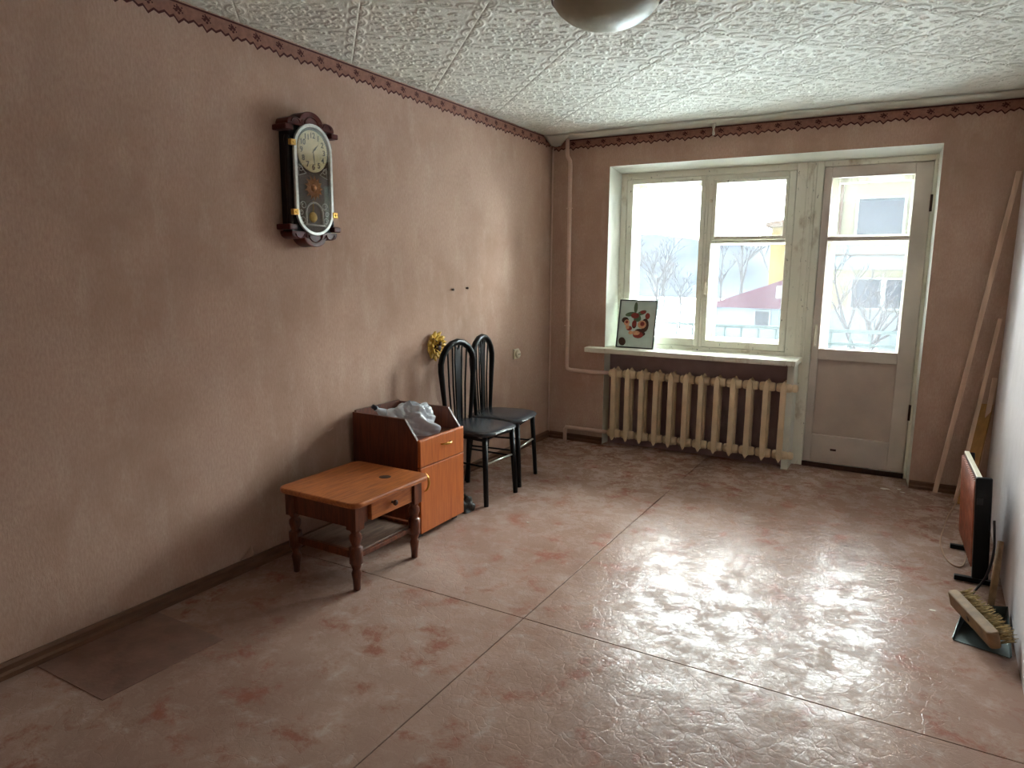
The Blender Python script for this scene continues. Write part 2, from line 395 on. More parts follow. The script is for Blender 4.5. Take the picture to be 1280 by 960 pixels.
# zigzag wallpaper border
def border(name, length, fn, label, start=0.0):
    """fn(s, z, off) -> point on wall; s along wall"""
    b_ = MB(); per = .13; zt = H-.012; N = int(length/per)+1
    teeth = [(0, .066), (.022, .080), (.040, .070), (.060, .092), (.085, .072), (.105, .080), (.13, .066)]
    for k in range(N):
        s0 = start+k*per
        for (a, za), (c, zc) in zip(teeth[:-1], teeth[1:]):
            q = [fn(s0+a, zt, .002), fn(s0+c, zt, .002), fn(s0+c, H-zc, .002), fn(s0+a, H-za, .002)]
            b_._add(q, [(0,1,2,3)], 0)
            q = [fn(s0+a, H-za+.008, .0032), fn(s0+c, H-zc+.008, .0032), fn(s0+c, H-zc-.002, .0032), fn(s0+a, H-za-.002, .0032)]
            b_._add(q, [(0,1,2,3)], 1)
        for (ds, dz, r) in ((.052, .044, .006), (.064, .052, .005), (.070, .040, .006), (.060, .034, .007), (.046, .032, .004), (.078, .030, .003), (.056, .024, .003), (.042, .042, .003), (.080, .048, .003)):
            vs_ = [fn(s0+ds+1.3*r*math.cos(t), H-dz+1.3*r*math.sin(t)*.9, .0036) for t in [2*PI*i/7 for i in range(7)]]
            b_._add(vs_, [tuple(range(7))], 1)
        q = [fn(s0, zt+.004, .003), fn(s0+per, zt+.004, .003), fn(s0+per, zt-.004, .003), fn(s0, zt-.004, .003)]; b_._add(q, [(0,1,2,3)], 1)
    o = b_.build(name, ['border_pink', 'border_maroon']); tag(o, label, kind='structure'); return o
border('trim_2', 6.1, lambda s, z, o: (o, min(-.002, -6.15+s), z), 'pink zigzag paper border along the long wall')
border('trim_3', 3.15, lambda s, z, o: (min(s, 3.17), -o, z-.022), 'pink zigzag paper border above the window')

# floor: base with four painted hardboard sheets
fl = MB().box(-.2, 3.45, YB-.2, .36, -.12, -.006).build('floor', 'floor_gap'); tag(fl, 'worn floor of painted hardboard sheets', kind='structure')
xs = [0, 1.378, 3.2]; ys = [YB, -2.914, 0.36]; gp = .0022
for i in range(2):
    for j in range(2):
        MB().box(xs[i]+gp, xs[i+1]-gp, ys[j]+gp, ys[j+1]-gp, -.006, 0).build('floor_sheet', 'floor_paint', fl, bev=.001)
MB().prism([(.03, -4.13), (.435, -4.125), (.45, -3.662), (.03, -3.66)], 'z', .0002, .0024).build('floor_patch', 'floor_patch', fl, bev=.0006)
# skirting boards
b_ = MB().prism([(0, 0), (.026, 0), (.026, .018), (.018, .026), (.018, .045), (.010, .055), (0, .055)], 'y', YB, -.001)
o = b_.build('baseboard_left', 'baseboard_wood'); tag(o, 'brown wooden skirting board along the long wall', kind='structure')
b_ = MB().prism([(0, 0), (-.026, 0), (-.026, .018), (-.018, .026), (-.018, .045), (-.010, .055), (0, .055)], 'x', .027, .512)
o = b_.build('baseboard_back', 'baseboard_wood'); tag(o, 'brown skirting board beside the radiator', kind='structure')
b_ = MB().prism([(0, 0), (-.024, 0), (-.024, .018), (-.016, .026), (-.016, .045), (0, .052)], 'x', 2.755, xr(0)-.002)
o = b_.build('baseboard_corner', 'baseboard_wood'); tag(o, 'brown skirting board between door and pale wall', kind='structure')

# ------------------------------------------------------------------ window and balcony door
def bars(b_, x0, x1, z0, z1, wl, wr, wb, wt, y0, y1, mi=0):
    """rectangular frame: widths of left, right, bottom, top bars"""
    b_.box(x0, x0+wl, y0, y1, z0, z1, mi); b_.box(x1-wr, x1, y0, y1, z0, z1, mi)
    b_.box(x0+wl, x1-wr, y0, y1, z0, z0+wb, mi); b_.box(x0+wl, x1-wr, y0, y1, z1-wt, z1, mi); return b_
win = empty('window_1', (1.24, .2, .79), label='old white double wooden window with small vent pane', kind='structure')
def attach(mb, name, parent, mt, bev=0.0, **kw):
    """build in world coordinates, then parent keeping place (top parent is an unrotated Empty)"""
    o = mb.build(name, mt, None, bev=bev, **kw); o.parent = parent
    if parent.type == 'EMPTY': o.matrix_parent_inverse = Matrix.Translation(-parent.location)
    return o
fr = bars(MB(), .535, 1.94, .79, 2.207, .05, .07, .055, .05, .2, .34); fr.box(1.222, 1.246, .204, .34, .845, 2.157)
fr.box(1.94, 2.002, .196, .34, .76, 2.207)
attach(fr, 'frame', win, 'old_white_paint', .004)
st = bars(MB(), .58, 1.23, .84, 2.165, .022, .02, .03, .026, .247, .29); bars(st, 1.238, 1.90, .84, 2.165, .022, .05, .03, .026, .247, .29); st.box(1.975, 2.003, .2, .36, -.02, .79)
attach(st, 'stop', win, 'old_white_paint', .002)
attach(MB().box(1.958, 1.984, .186, .2, .80, 2.19), 'cover_strip', win, 'old_white_paint', .004)
def sash(x0, x1, z0, z1, wl, wr, wb, wt, y0, y1, panes, extra=None, name='sash'):
    b_ = bars(MB(), x0, x1, z0, z1, wl, wr, wb, wt, y0, y1)
    if extra: b_.box(*extra)
    s_ = attach(b_, name, win, 'old_white_paint', .004)
    for (a, c, d, e) in panes:
        attach(MB().box(a-.006, c+.006, (y0+y1)/2+.008, (y0+y1)/2+.011, d-.006, e+.006), 'pane', s_, 'window_glass')
    return s_
s1 = sash(.587, 1.222, .848, 2.155, .048, .038, .058, .036, .2, .245, [(.635, 1.184, .906, 2.119)])
s2 = sash(1.247, 1.868, .848, 2.155, .03, .046, .052, .036, .2, .245, [(1.277, 1.822, .9, 1.648)], (1.277, 1.822, .2, .245, 1.648, 1.672))
# vent casement inside the right sash
vt = attach(bars(MB(), 1.279, 1.820, 1.674, 2.117, .026, .022, .026, .022, .194, .24), 'vent_sash', win, 'old_white_paint', .004)
attach(MB().box(1.3, 1.803, .222, .225, 1.695, 2.1), 'pane', vt, 'window_glass')
sash(.60, 1.215, .86, 2.15, .065, .045, .06, .055, .295, .335, [(.665, 1.17, .92, 2.095)], name='outer_sash')
sash(1.255, 1.86, .86, 2.15, .06, .045, .06, .055, .295, .335, [(1.315, 1.815, .92, 1.64), (1.315, 1.815, 1.69, 2.095)], (1.315, 1.815, .295, .335, 1.64, 1.69), name='outer_sash')
hd = MB().box(1.252, 1.266, .185, .2, 1.245, 1.36); hd.tube([(1.259, .19, 1.345), (1.259, .165, 1.345), (1.259, .163, 1.30), (1.259, .165, 1.262), (1.259, .19, 1.262)], .005, 6)
attach(hd, 'handle', win, 'cream_plastic')
lt = MB().lathe([(.012, -.02), (.012, 0), (.008, 0), (.008, .006)], (1.268, .2, 1.965), 12, axis='y')
attach(lt, 'latch_knob', win, 'cream_plastic')
sl = MB().box(.372, 1.995, -.10, .0, .776, .816); sl.box(.512, 1.995, .0, .205, .776, .816)
so = attach(sl, 'window_sill', win, 'old_white_paint', .006); so['label'] = 'thick white painted window sill board'

dr = empty('door_1', (2.39, .2, .0), label='old white balcony door with two panes and lower panel', kind='structure')
df = MB().box(2.002, 2.048, .2, .34, 0, 2.207); df.box(2.717, 2.738, .2, .34, 0, 2.207); df.box(2.048, 2.717, .2, .34, 2.168, 2.207); df.box(2.048, 2.717, .205, .36, 0, .035)
bars(df, 2.04, 2.73, .03, 2.18, .028, .032, .03, .03, .252, .298)
attach(df, 'frame', dr, 'old_white_paint', .004)
lf = bars(MB(), 2.051, 2.714, .04, 2.165, .052, .104, .205, .075, .205, .25)
lf.box(2.103, 2.61, .205, .25, .805, .885); lf.box(2.103, 2.61, .207, .248, 1.655, 1.685)
leaf = attach(lf, 'leaf', dr, 'door_paint', .004)
pn = MB().box(2.097, 2.616, .232, .246, .24, .81)
attach(pn, 'panel', leaf, 'door_panel', .003)
for z0, z1 in ((.885, 1.655), (1.685, 2.09)):
    attach(MB().box(2.098, 2.615, .232, .235, z0-.005, z1+.005), 'pane', leaf, 'window_glass')
ol = bars(MB(), 2.06, 2.705, .05, 2.16, .085, .11, .75, .10, .30, .34); ol.box(2.145, 2.595, .30, .34, 1.635, 1.70)
ol = attach(ol, 'outer_leaf', dr, 'old_white_paint', .004)
for z0, z1 in ((.80, 1.635), (1.70, 2.06)): attach(MB().box(2.14, 2.6, .322, .325, z0-.005, z1+.005), 'pane', ol, 'window_glass')
hd = MB().box(2.064, 2.084, .194, .205, .90, 1.06); hd.tube([(2.074, .198, 1.05), (2.074, .165, 1.05), (2.072, .16, .98), (2.074, .165, .915), (2.074, .198, .915)], .006, 6)
attach(hd, 'handle', dr, 'cream_plastic', .001)
for z in (.42, 1.84): attach(MB().lathe([(.008, 0), (.008, .11)], (2.716, .2, z), 8), 'hinge', dr, 'dark_brown')
attach(MB().box(2.235, 2.275, .2, .205, .135, .15, bevel=.002), 'bolt_plate', dr, 'dark_brown')
b_ = MB().box(2.048, 2.717, .19, .205, .0, .036); attach(b_, 'threshold', dr, 'dark_brown', .003)

# ------------------------------------------------------------------ radiator and pipes
rad = empty('radiator', (1.27, 0, 0), label='cream cast iron sectional radiator under the window sill', cat='radiator')
secs = 12; x0, x1 = .602, 1.925; px = (x1-x0)/(secs-1)*.985
def section_mesh():
    b_ = MB()
    prof = [(-.018, .085), (0, .052), (.018, .085), (.020, .12), (.020, .60), (.018, .632), (0, .660), (-.018, .632), (-.020, .60), (-.020, .12)]
    b_.prism(prof, 'y', -.052, -.022, smooth=False)                  # front column
    b_.prism(prof, 'y', .035, .07)                                   # rear column
    b_.prism([(-.006, .09), (.006, .09), (.006, .63), (-.006, .63)], 'y', -.03, .05)
    for z in (.105, .605): b_.lathe([(.030, -.054), (.034, -.03), (.034, .03), (.030, .054)], (0, .01, z), 14, axis='x')
    return b_
first = None
for k in range(secs):
    if first is None:
        first = section_mesh().build('section', 'radiator_cream', rad, bev=.005); o = first
    else: o = first.copy(); COL.objects.link(o); o.parent = rad
    o.location = (x0+.012+k*px-1.27, 0, 0)
v_ = MB()
xe = x0+.012+(secs-1)*px-1.27
v_.lathe([(.026, 0), (.030, .012), (.030, .03), (.02, .042)], (xe+.05, .01, .605), 12, axis='x'); o = v_.build('end_plug', 'radiator_cream', rad)
v_ = MB().lathe([(.026, 0), (.030, .012), (.030, .03), (.02, .042)], (xe+.05, .01, .105), 12, axis='x'); v_.build('end_plug', 'radiator_cream', rad)
hp = empty('heating_pipe', (.175, 0, 0), label='pink painted heating riser pipe running down to the radiator', cat='pipe')
def ap(mb, name, mt='pipe_paint'): return attach(mb, name, hp, mt)
ap(MB().tube([(.155, -.035, 2.49), (.155, -.035, 2.37), (.16, -.04, 2.34), (.19, -.055, 2.30), (.195, -.058, 2.26), (.197, -.058, 1.8), (.20, -.058, 1.0), (.20, -.058, .64), (.205, -.056, .622), (.225, -.05, .612), (.40, -.03, .606), (.57, .01, .605)], .0165, 12), 'riser')
ap(MB().tube([(.57, .01, .105), (.40, -.02, .112), (.235, -.052, .118), (.205, -.055, .118), (.195, -.055, .10), (.195, -.055, 0.0)], .0165, 12), 'return_pipe')
for z in (1.93, .98): 
    k = MB().tube([(.16, 0, z), (.165, -.045, z)], .004, 6); k.tube(arc_pts := [(.198+.021*math.cos(t), -.058+.021*math.sin(t), z) for t in [i*PI/6 for i in range(13)]], .004, 6)
    k.tube([(.165, -.045, z), (.182, -.056, z)], .004, 6); ap(k, 'bracket')
o = MB().tube([(.018, -.016, 2.42), (.017, -.017, 1.6), (.019, -.016, .8), (.017, -.017, .06)], .007, 8).build('corner_wire', 'pipe_paint')
tag(o, 'thin pink painted cable conduit running up the room corner', 'cable')

# ------------------------------------------------------------------ wall clock
ck = empty('wall_clock', (0, -2.735, 1.54), label='dark mahogany pendulum wall clock with round cream dial and glass door', cat='clock')
YC = -2.738; XF = .085
def ac(mb, name, mt, bev=0.0, parent=None, **kw): return attach(mb, name, parent or ck, mt, bev, **kw)
ac(MB().box(.002, XF-.02, YC-.132, YC+.132, 1.60, 2.10), 'case', 'mahogany_dark', .006)
for sy in (-1, 1):        # turned side columns
    c = MB().lathe([(.012, 1.64), (.016, 1.66), (.010, 1.69), (.011, 1.76), (.015, 1.85), (.011, 1.94), (.010, 2.0), (.016, 2.03), (.012, 2.05)], (XF-.024, YC+sy*.135, 0), 12)
    ac(c, 'column', 'mahogany_dark')
def scallop(zbase, sgn, wid, hh):
    pts = [(YC-wid, zbase)]
    lob = [(-.105, .030, .045), (0, .058, .075), (.105, .030, .045)]
    yy = np.linspace(-wid, wid, 49); top = []
    for y in yy:
        z = .012
        for c, hz_, r in lob:
            t = 1-((y-c)/r)**2
            if t > 0: z = max(z, hz_*.35+hz_*.9*math.sqrt(t))
        top.append((YC+y, zbase+sgn*z*hh))
    return pts+top+[(YC+wid, zbase)]
ac(MB().prism(scallop(2.100, 1, .150, 1.05), 'x', .004, XF+.002), 'crown', 'mahogany', .004)
ac(MB().prism(scallop(1.612, -1, .150, 1.0), 'x', .004, XF+.002), 'base', 'mahogany', .004)
for zc in (2.085, 1.63):
    for sy in (-1, 1): ac(MB().box(.002, XF+.010, YC+sy*.146-.024, YC+sy*.146+.024, zc-.013, zc+.013), 'cornice', 'mahogany', .005)
for (zb, sg) in ((2.108, 1), (1.604, -1)):   # carved relief on crown and base
    k = MB()
    for c, r in ((-.1, .028), (0, .046), (.1, .028)):
        k.tube([(XF+.004, YC+c+r*math.cos(t), zb+sg*r*.9*math.sin(t)) for t in np.linspace(.15, PI-.15, 13)], .0035, 5)
    for c in (-.05, .05): k.tube([(XF+.004, YC+c+.014*math.cos(t), zb+sg*(.012+.012*math.sin(t))) for t in np.linspace(0, 5, 12)], .0025, 5)
    ac(k, 'carving', 'mahogany')
def stadium(hw, zlo, zhi, n=18):
    r = hw; return arc(YC, zhi-r, r, 0, PI, n)+arc(YC, zlo+r, r, PI, 2*PI, n)
ac(MB().prism(stadium(.118, 1.60, 2.115), 'x', XF-.02, XF-.004), 'inner_panel', 'clock_back')
inn, out_ = stadium(.106, 1.610, 2.105), stadium(.123, 1.595, 2.120)
k = MB(); N_ = len(inn)
vs_ = [(XF-.004, *p) for p in out_]+[(XF+.010, *p) for p in out_]+[(XF+.010, *p) for p in inn]+[(XF-.004, *p) for p in inn]
k._add(vs_, [(r*N_+i, r*N_+(i+1) % N_, ((r+1) % 4)*N_+(i+1) % N_, ((r+1) % 4)*N_+i) for r in range(4) for i in range(N_)], 0, False)
door = ac(k, 'door_rim', 'clock_silver', .002)
ac(MB().prism(inn, 'x', XF+.012, XF+.0135), 'glass', 'clock_glass', parent=door)
DC = (YC+.0, 1.993)
dial = ac(MB().lathe([(.096, 0), (.098, .004), (.094, .006)], (XF-.003, DC[0], DC[1]), 40, axis='x'), 'dial', 'dial_cream')
k = MB()
for h_ in range(60):
    a = 2*PI*h_/60; r0 = .090 if h_ % 5 else .086
    k.tube([(XF+.0035, DC[0]+r0*math.sin(a), DC[1]+r0*math.cos(a)), (XF+.0035, DC[0]+.093*math.sin(a), DC[1]+.093*math.cos(a))], .0006, 4)
ac(k, 'minute_track', 'ink_black', parent=dial)
dg = bpy.context.evaluated_depsgraph_get()
nm = bmesh.new()
for h_ in range(1, 13):
    fc = bpy.data.curves.new('numeral', 'FONT'); fc.body = str(h_); fc.size = .036; fc.align_x = 'CENTER'; fc.align_y = 'CENTER'; fc.extrude = .0006; fc.offset = .0006
    fo = bpy.data.objects.new('numeral', fc); COL.objects.link(fo); bpy.context.view_layer.update()
    me = bpy.data.meshes.new_from_object(fo.evaluated_get(bpy.context.evaluated_depsgraph_get()))
    a = 2*PI*h_/12; mt = Matrix.Translation((XF+.004, DC[0]+.073*math.sin(a), DC[1]+.073*math.cos(a))) @ Matrix(((0,0,1,0),(1,0,0,0),(0,1,0,0),(0,0,0,1)))
    me.transform(mt); nm.from_mesh(me); bpy.data.objects.remove(fo); bpy.data.meshes.remove(me)
k = MB(); k.bm.free(); k.bm = nm; ac(k, 'numerals', 'ink_black', parent=dial)
for nme, a, L, wd in (('hour_hand', 2*PI*1.45/12, .052, .004), ('minute_hand', 2*PI*29/60, .078, .003)):
    d = Vector((0, math.sin(a), math.cos(a))); c = Vector((XF+.006, DC[0], DC[1])); s_ = Vector((0, d.z, -d.y))
    P_ = [c-d*.012, c+s_*wd+d*L*.3, c+d*L, c-s_*wd+d*L*.3]
    k = MB(); k._add([p for p in P_]+[p+Vector((.0012,0,0)) for p in P_], [(0,1,2,3),(4,5,6,7),(0,1,5,4),(1,2,6,5),(2,3,7,6),(3,0,4,7)]); ac(k, nme, 'ink_black', parent=dial)
k = MB()    # gilded leaf rosette below the dial
for i in range(26):
    a = 2*PI*i/26; ro = .062-.016*(i % 2)
    c0 = Vector((XF, YC, 1.822)); d = Vector((0, math.cos(a), math.sin(a))); s_ = Vector((0, -d.z, d.y))
    P_ = [c0+d*.012, c0+d*.035+s_*.010+Vector((.008,0,0)), c0+d*ro, c0+d*.035-s_*.010+Vector((.008,0,0))]
    k._add(P_, [(0,1,2,3)]); 
k.lathe([(.002, .014), (.014, .010), (.018, 0)], (XF, YC, 1.822), 14, axis='x')
ac(k, 'rosette', 'tarnished_gold')
k = MB(); k.tube([(XF+.001, YC-.055, 1.645)]+[(XF+.001, YC+.055*math.cos(t), 1.70+.052*math.sin(t)) for t in np.linspace(PI, 0, 13)]+[(XF+.001, YC+.055, 1.645)], .005, 6)
k.tube([(XF+.001, YC-.066, 1.645), (XF+.001, YC+.066, 1.645)], .005, 6)
ac(k, 'arch', 'clock_silver')
k = MB().lathe([(.004, .010), (.022, .006), (.026, 0)], (XF-.002, YC-.008, 1.683), 18, axis='x'); k.tube([(XF, YC-.008, 1.70), (XF, YC-.005, 1.76)], .002, 5)
ac(k, 'pendulum', 'gold_plastic')
for sy in (-1, 1):         # printed silver scrollwork
    for (yy, zz, r) in ((.078, 1.905, .016), (.070, 1.735, .020), (.085, 1.70, .014), (.075, 1.665, .018)):
        k = MB(); k.tube([(XF+.0, YC+sy*(yy+r*math.cos(t)*(1-t/12)), zz+r*math.sin(t)*(1-t/12)) for t in np.linspace(0, 7.5, 20)], .002, 5); ac(k, 'scroll', 'clock_silver')
    k = MB(); k.tube([(XF, YC+sy*.045, 1.888), (XF, YC+sy*.09, 1.925), (XF, YC+sy*.094, 1.872), (XF, YC+sy*.045, 1.888)], .002, 5); ac(k, 'scroll', 'clock_silver')
for (yy, zz) in ((-.130, 2.018), (-.130, 1.70), (.130, 1.70)):
    k = MB().box(XF-.006, XF+.014, YC+yy-.016, YC+yy+.016, zz-.014, zz+.014, bevel=.003); k.lathe([(.006, 0), (.006, .003)], (XF+.013, YC+yy, zz), 10, axis='x')
    ac(k, 'clasp', 'brass')

# ------------------------------------------------------------------ small wooden table
tb = empty('bedside_table', (.41, -2.865, 0), label='low varnished wooden table with turned legs and one small drawer', cat='table')
def at_(mb, name, mt, bev=0.0, parent=None, **kw): return attach(mb, name, parent or tb, mt, bev, **kw)
def rrect(x0, x1, y0, y1, r, n=6):
    return arc(x1-r, y1-r, r, 0, PI/2, n)+arc(x0+r, y1-r, r, PI/2, PI, n)+arc(x0+r, y0+r, r, PI, 1.5*PI, n)+arc(x1-r, y0+r, r, 1.5*PI, 2*PI, n)
tx0, tx1, ty0, ty1 = .17, .665, -3.135, -2.585
at_(MB().prism(rrect(tx0, tx1, ty0, ty1, .05), 'z', .402, .428), 'top', 'table_wood', .008)
k = MB().lathe([(.030, .4281), (.028, .4286), (.0, .4287)], (.50, -2.745, 0), 16); o = at_(k, 'burn_mark', 'dark_brown'); o['label'] = 'dark round scorch mark on table top'
prof = [(.012, 0), (.016, .004), (.019, .05), (.024, .085), (.017, .10), (.026, .125), (.024, .128), (.031, .131), (.031, .205), (.024, .208), (.018, .215), (.029, .245), (.028, .262), (.018, .275), (.026, .285), (.026, .290)]
for (lx, ly) in ((.225, -3.075), (.605, -3.075), (.225, -2.655), (.605, -2.655)):
    k = MB().lathe(prof, (lx, ly, 0), 14); k.box(lx-.028, lx+.028, ly-.028, ly+.028, .29, .402); at_(k, 'leg', 'table_leg_wood', .0)
k = MB().box(.25, .58, -3.095, -3.075, .30, .402); k.box(.25, .58, -2.665, -2.645, .30, .402); k.box(.205, .225, -3.05, -2.68, .30, .402)
k.box(.588, .606, -3.05, -2.99, .30, .402); k.box(.588, .606, -3.05, -2.68, .39, .402)
at_(k, 'apron', 'table_leg_wood', .002)
dw = at_(MB().box(.30, .622, -2.985, -2.69, .305, .388), 'drawer', 'table_wood', .003)
at_(MB().lathe([(.007, 0), (.006, .012), (.013, .016), (.014, .024), (.008, .03)], (.622, -2.84, .35), 14, axis='x'), 'knob', 'dark_brown', parent=dw)
k = MB().box(.24, .59, -3.06, -2.67, .158, .172); at_(k, 'shelf', 'shelf_grey', .003)
k = MB().box(.235, .60, -3.087, -3.063, .150, .185); k.box(.235, .60, -2.667, -2.643, .150, .185); k.box(.585, .605, -3.05, -2.68, .142, .165); at_(k, 'rail', 'table_leg_wood', .003)

# ------------------------------------------------------------------ cabinet with open tray
cb = empty('cabinet', (.27, -2.255, 0), label='brown wooden cabinet with open tray top, drawer and door', cat='cabinet')
def ab(mb, name, mt, bev=0.0, parent=None, **kw): return attach(mb, name, parent or cb, mt, bev, **kw)
cy0, cy1, cx0, cx1 = -2.462, -2.052, .035, .498
side = [(cx0, .03), (cx1-.018, .03), (cx1-.018, .545), (.40, .652), (cx0, .652)]
for ya in (cy0, cy1-.016): ab(MB().prism(side, 'y', ya, ya+.016), 'side_panel', 'cabinet_side', .0015)
ab(MB().box(cx0, cx0+.014, cy0+.016, cy1-.016, .03, .66), 'back_panel', 'cabinet_side', .001)
ab(MB().box(cx0+.014, cx1-.018, cy0+.016, cy1-.016, .515, .53), 'tray_floor', 'cabinet_side', .001)
ab(MB().box(cx0+.014, cx1-.018, cy0+.016, cy1-.016, .03, .046), 'bottom', 'cabinet_side', .001)
ab(MB().box(cx1-.016, cx1, cy0, cy1, .532, .549), 'front_lip', 'cabinet_front', .002)
dw = ab(MB().box(cx1-.016, cx1+.002, cy0+.002, cy1-.002, .400, .545), 'drawer', 'cabinet_front', .003)
do = ab(MB().box(cx1-.016, cx1+.002, cy0+.002, cy1-.002, .034, .395), 'door', 'cabinet_front', .003)
def bow(p0, p1, out, r=.0055):
    p0, p1 = Vector(p0), Vector(p1); pts = []
    for t in np.linspace(0, 1, 13): q = p0.lerp(p1, t); q.x += out*math.sin(PI*t)**.6; pts.append(q)
    return MB().tube(pts, [r*(.8+.6*math.sin(PI*t)) for t in np.linspace(0, 1, 13)], 8)
ab(bow((cx1+.002, -2.275, .492), (cx1+.002, -2.185, .492), .028), 'handle', 'brass', parent=dw)
ab(bow((cx1+.002, -2.425, .365), (cx1+.002, -2.425, .265), .028), 'handle', 'brass', parent=do)
for (fx, fy) in ((.07, cy0+.04), (.07, cy1-.04), (.44, cy0+.04), (.44, cy1-.04)): ab(MB().box(fx-.025, fx+.025, fy-.02, fy+.02, 0, .03), 'foot', 'dark_plastic', .003)
# film bag and bottle in the tray
def crumple(cx, cy, z0, rx, ry, rz, seed, nu=26, nv=18, amp=.22):
    r = np.random.default_rng(seed); ph = r.uniform(0, 6.28, 12); fr_ = r.integers(2, 7, 12)
    def fn(u, v):
        a = 2*PI*u; t = PI*v*.5
        k = 1+amp*(.4*math.sin(fr_[0]*a+ph[0]+3*t)+.35*math.sin(fr_[1]*a-5*t+ph[1])+.25*math.sin(fr_[2]*a+9*t+ph[2])+.2*math.sin(fr_[3]*2*a+ph[3]+11*t))
        j = .014*math.sin(17*a+23*t+ph[4])*math.sin(9*a-31*t+ph[5])+.035*abs(math.sin(6*a+13*t+ph[6])); k += j
        return (cx+rx*k*math.cos(a)*math.cos(t)**.7, cy+ry*k*math.sin(a)*math.cos(t)**.7, z0+rz*math.sin(t)*(1+.8*(k-1)))
    return fn
k = MB().grid(crumple(.28, -2.257, .532, .140, .145, .150, 3, 34, 16, .24), 90, 40); bmesh.ops.remove_doubles(k.bm, verts=k.bm.verts, dist=.0008)
o = k.build('plastic_bag', 'clear_film', subd=1); tag(o, 'crumpled clear bluish plastic bag in the open cabinet tray', 'bag')
bo = empty('plastic_bottle', (.12, -2.39, .60), label='clear plastic bottle with dark banded neck lying in cabinet tray', cat='bottle')
ax = Matrix.Translation((.150, -2.425, .690)) @ Vector((.22, .78, -.58)).to_track_quat('Z', 'Y').to_matrix().to_4x4()
k = MB().lathe([(.001, 0), (.012, .0), (.012, .018), (.014, .02), (.014, .024)], (0,0,0), 16); bmesh.ops.transform(k.bm, matrix=ax, verts=k.bm.verts); attach(k, 'cap', bo, 'cap_dark')
k = MB().lathe([(.0145, .024), (.0145, .030), (.011, .032), (.012, .04), (.026, .075), (.030, .09), (.030, .155), (.028, .165), (.02, .17)], (0,0,0), 18); bmesh.ops.transform(k.bm, matrix=ax, verts=k.bm.verts); attach(k, 'bottle_body', bo, 'clear_film')
k = MB().grid(crumple(.43, -1.945, .002, .055, .065, .085, 9, 24, 12, .3), 24, 12)
k.bm.verts.ensure_lookup_table(); o = k.build('rubbish_sack', 'sack_dark', subd=1); tag(o, 'small crumpled dark sack on the floor beside cabinet', 'bag')

# ------------------------------------------------------------------ chairs
def make_chair(label):
    t = empty('chair', label=label, cat='chair', group='black metal chairs along the long wall')
    # local frame: +x is the front, y across
    def rs(u, v):        # puffy seat cushion
        a = 2*PI*u; n_ = 4.5; c, s_ = math.cos(a), math.sin(a)
        rr = (abs(c)**n_+abs(s_)**n_)**(-1/n_); k_ = math.sin(PI*v)**.35
        wy = .194+.016*c*rr
        return (.215*c*rr*k_, wy*s_*rr*k_, .445+.026*(-math.cos(PI*v))*(1.0 if v < .5 else 1.0)-.010*(c*rr*k_)**2*(v > .5)*.6)
    k = MB().grid(rs, 40, 12); bmesh.ops.remove_doubles(k.bm, verts=k.bm.verts, dist=.0005); k.build('seat', 'black_vinyl', t)
    k = MB(); k.tube([(-.18, -.16, .415), (.17, -.17, .415), (.17, .17, .415), (-.18, .16, .415)], .010, 8, closed=True); k.build('seat_frame', 'black_metal', t)
    for sy in (-1, 1):
        MB().tube([(.168, sy*.150, .425), (.192, sy*.165, 0)], [.0195, .017], 10, flat=.85).build('leg', 'black_metal', t)
        MB().tube([(-.16, sy*.14, .425), (-.195, sy*.168, 0)], [.0195, .017], 10, flat=.85).build('leg', 'black_metal', t)
        MB().tube([(.178, sy*.16, .245), (-.17, sy*.147, .245)], .006, 8).build('side_stretcher', 'black_metal', t)
    MB().tube([(.177, -.162, .26), (.177, .162, .26)], .0065, 8).build('stretcher', 'chrome_worn', t)
    def xb(z): return -.142-.012*((z-.42)/.58)            # raked back
    top = []
    for s in np.linspace(0, 1, 33):                        # arch: up one side, over, down other
        if s < .36: z = .42+(.825-.42)*s/.36; y = -.120-.052*s/.36
        elif s > .64: z = .42+(.825-.42)*(1-s)/.36; y = .120+.052*(1-s)/.36
        else:
            a = PI-(s-.36)/.28*PI; y = .172*math.cos(a); z = .825+.155*math.sin(a)
        top.append((xb(z), y, z))
    rad_ = [.013+.008*math.sin(PI*i/32)**2 for i in range(33)]
    MB().tube(top, rad_, 10).build('back_frame', 'black_metal', t)
    def ztop(y): return .825+.155*math.sqrt(max(0, 1-(y/.172)**2))
    for q in (-2, -1, 1, 2):
        yb, yt = q*.034, q*.050
        z1 = ztop(yt)-.008; MB().tube([(xb(.43), yb, .43), (xb(.7)-.006, (yb+yt)/2, .7), (xb(z1), yt, z1)], .0058, 8).build('back_rod', 'black_metal', t)
    z1 = ztop(0)-.004
    k = MB(); pts = [(-.016, .43), (.016, .43), (.030, .86), (.024, z1), (0, z1-.05), (-.024, z1), (-.030, .86)]
    def P3(p, d): return (xb(p[1])+d, p[0], p[1])
    n_ = len(pts); k._add([P3(p, -.005) for p in pts]+[P3(p, .005) for p in pts], [tuple(range(n_)), tuple(range(2*n_-1, n_-1, -1))]+[(i, n_+i, n_+(i+1) % n_, (i+1) % n_) for i in range(n_)])
    k.build('splat', 'black_metal', t)
    return t
ch = make_chair('black metal chair with vinyl seat standing close beside the brown cabinet')
ch.location = (.328, -1.648, 0); ch.rotation_euler = (0, 0, math.radians(-3))
c2 = dup(ch); c2['label'] = 'black metal chair with vinyl seat, nearer the window corner than its twin'
c2.location = (.278, -1.246, 0); c2.rotation_euler = (0, 0, math.radians(9))

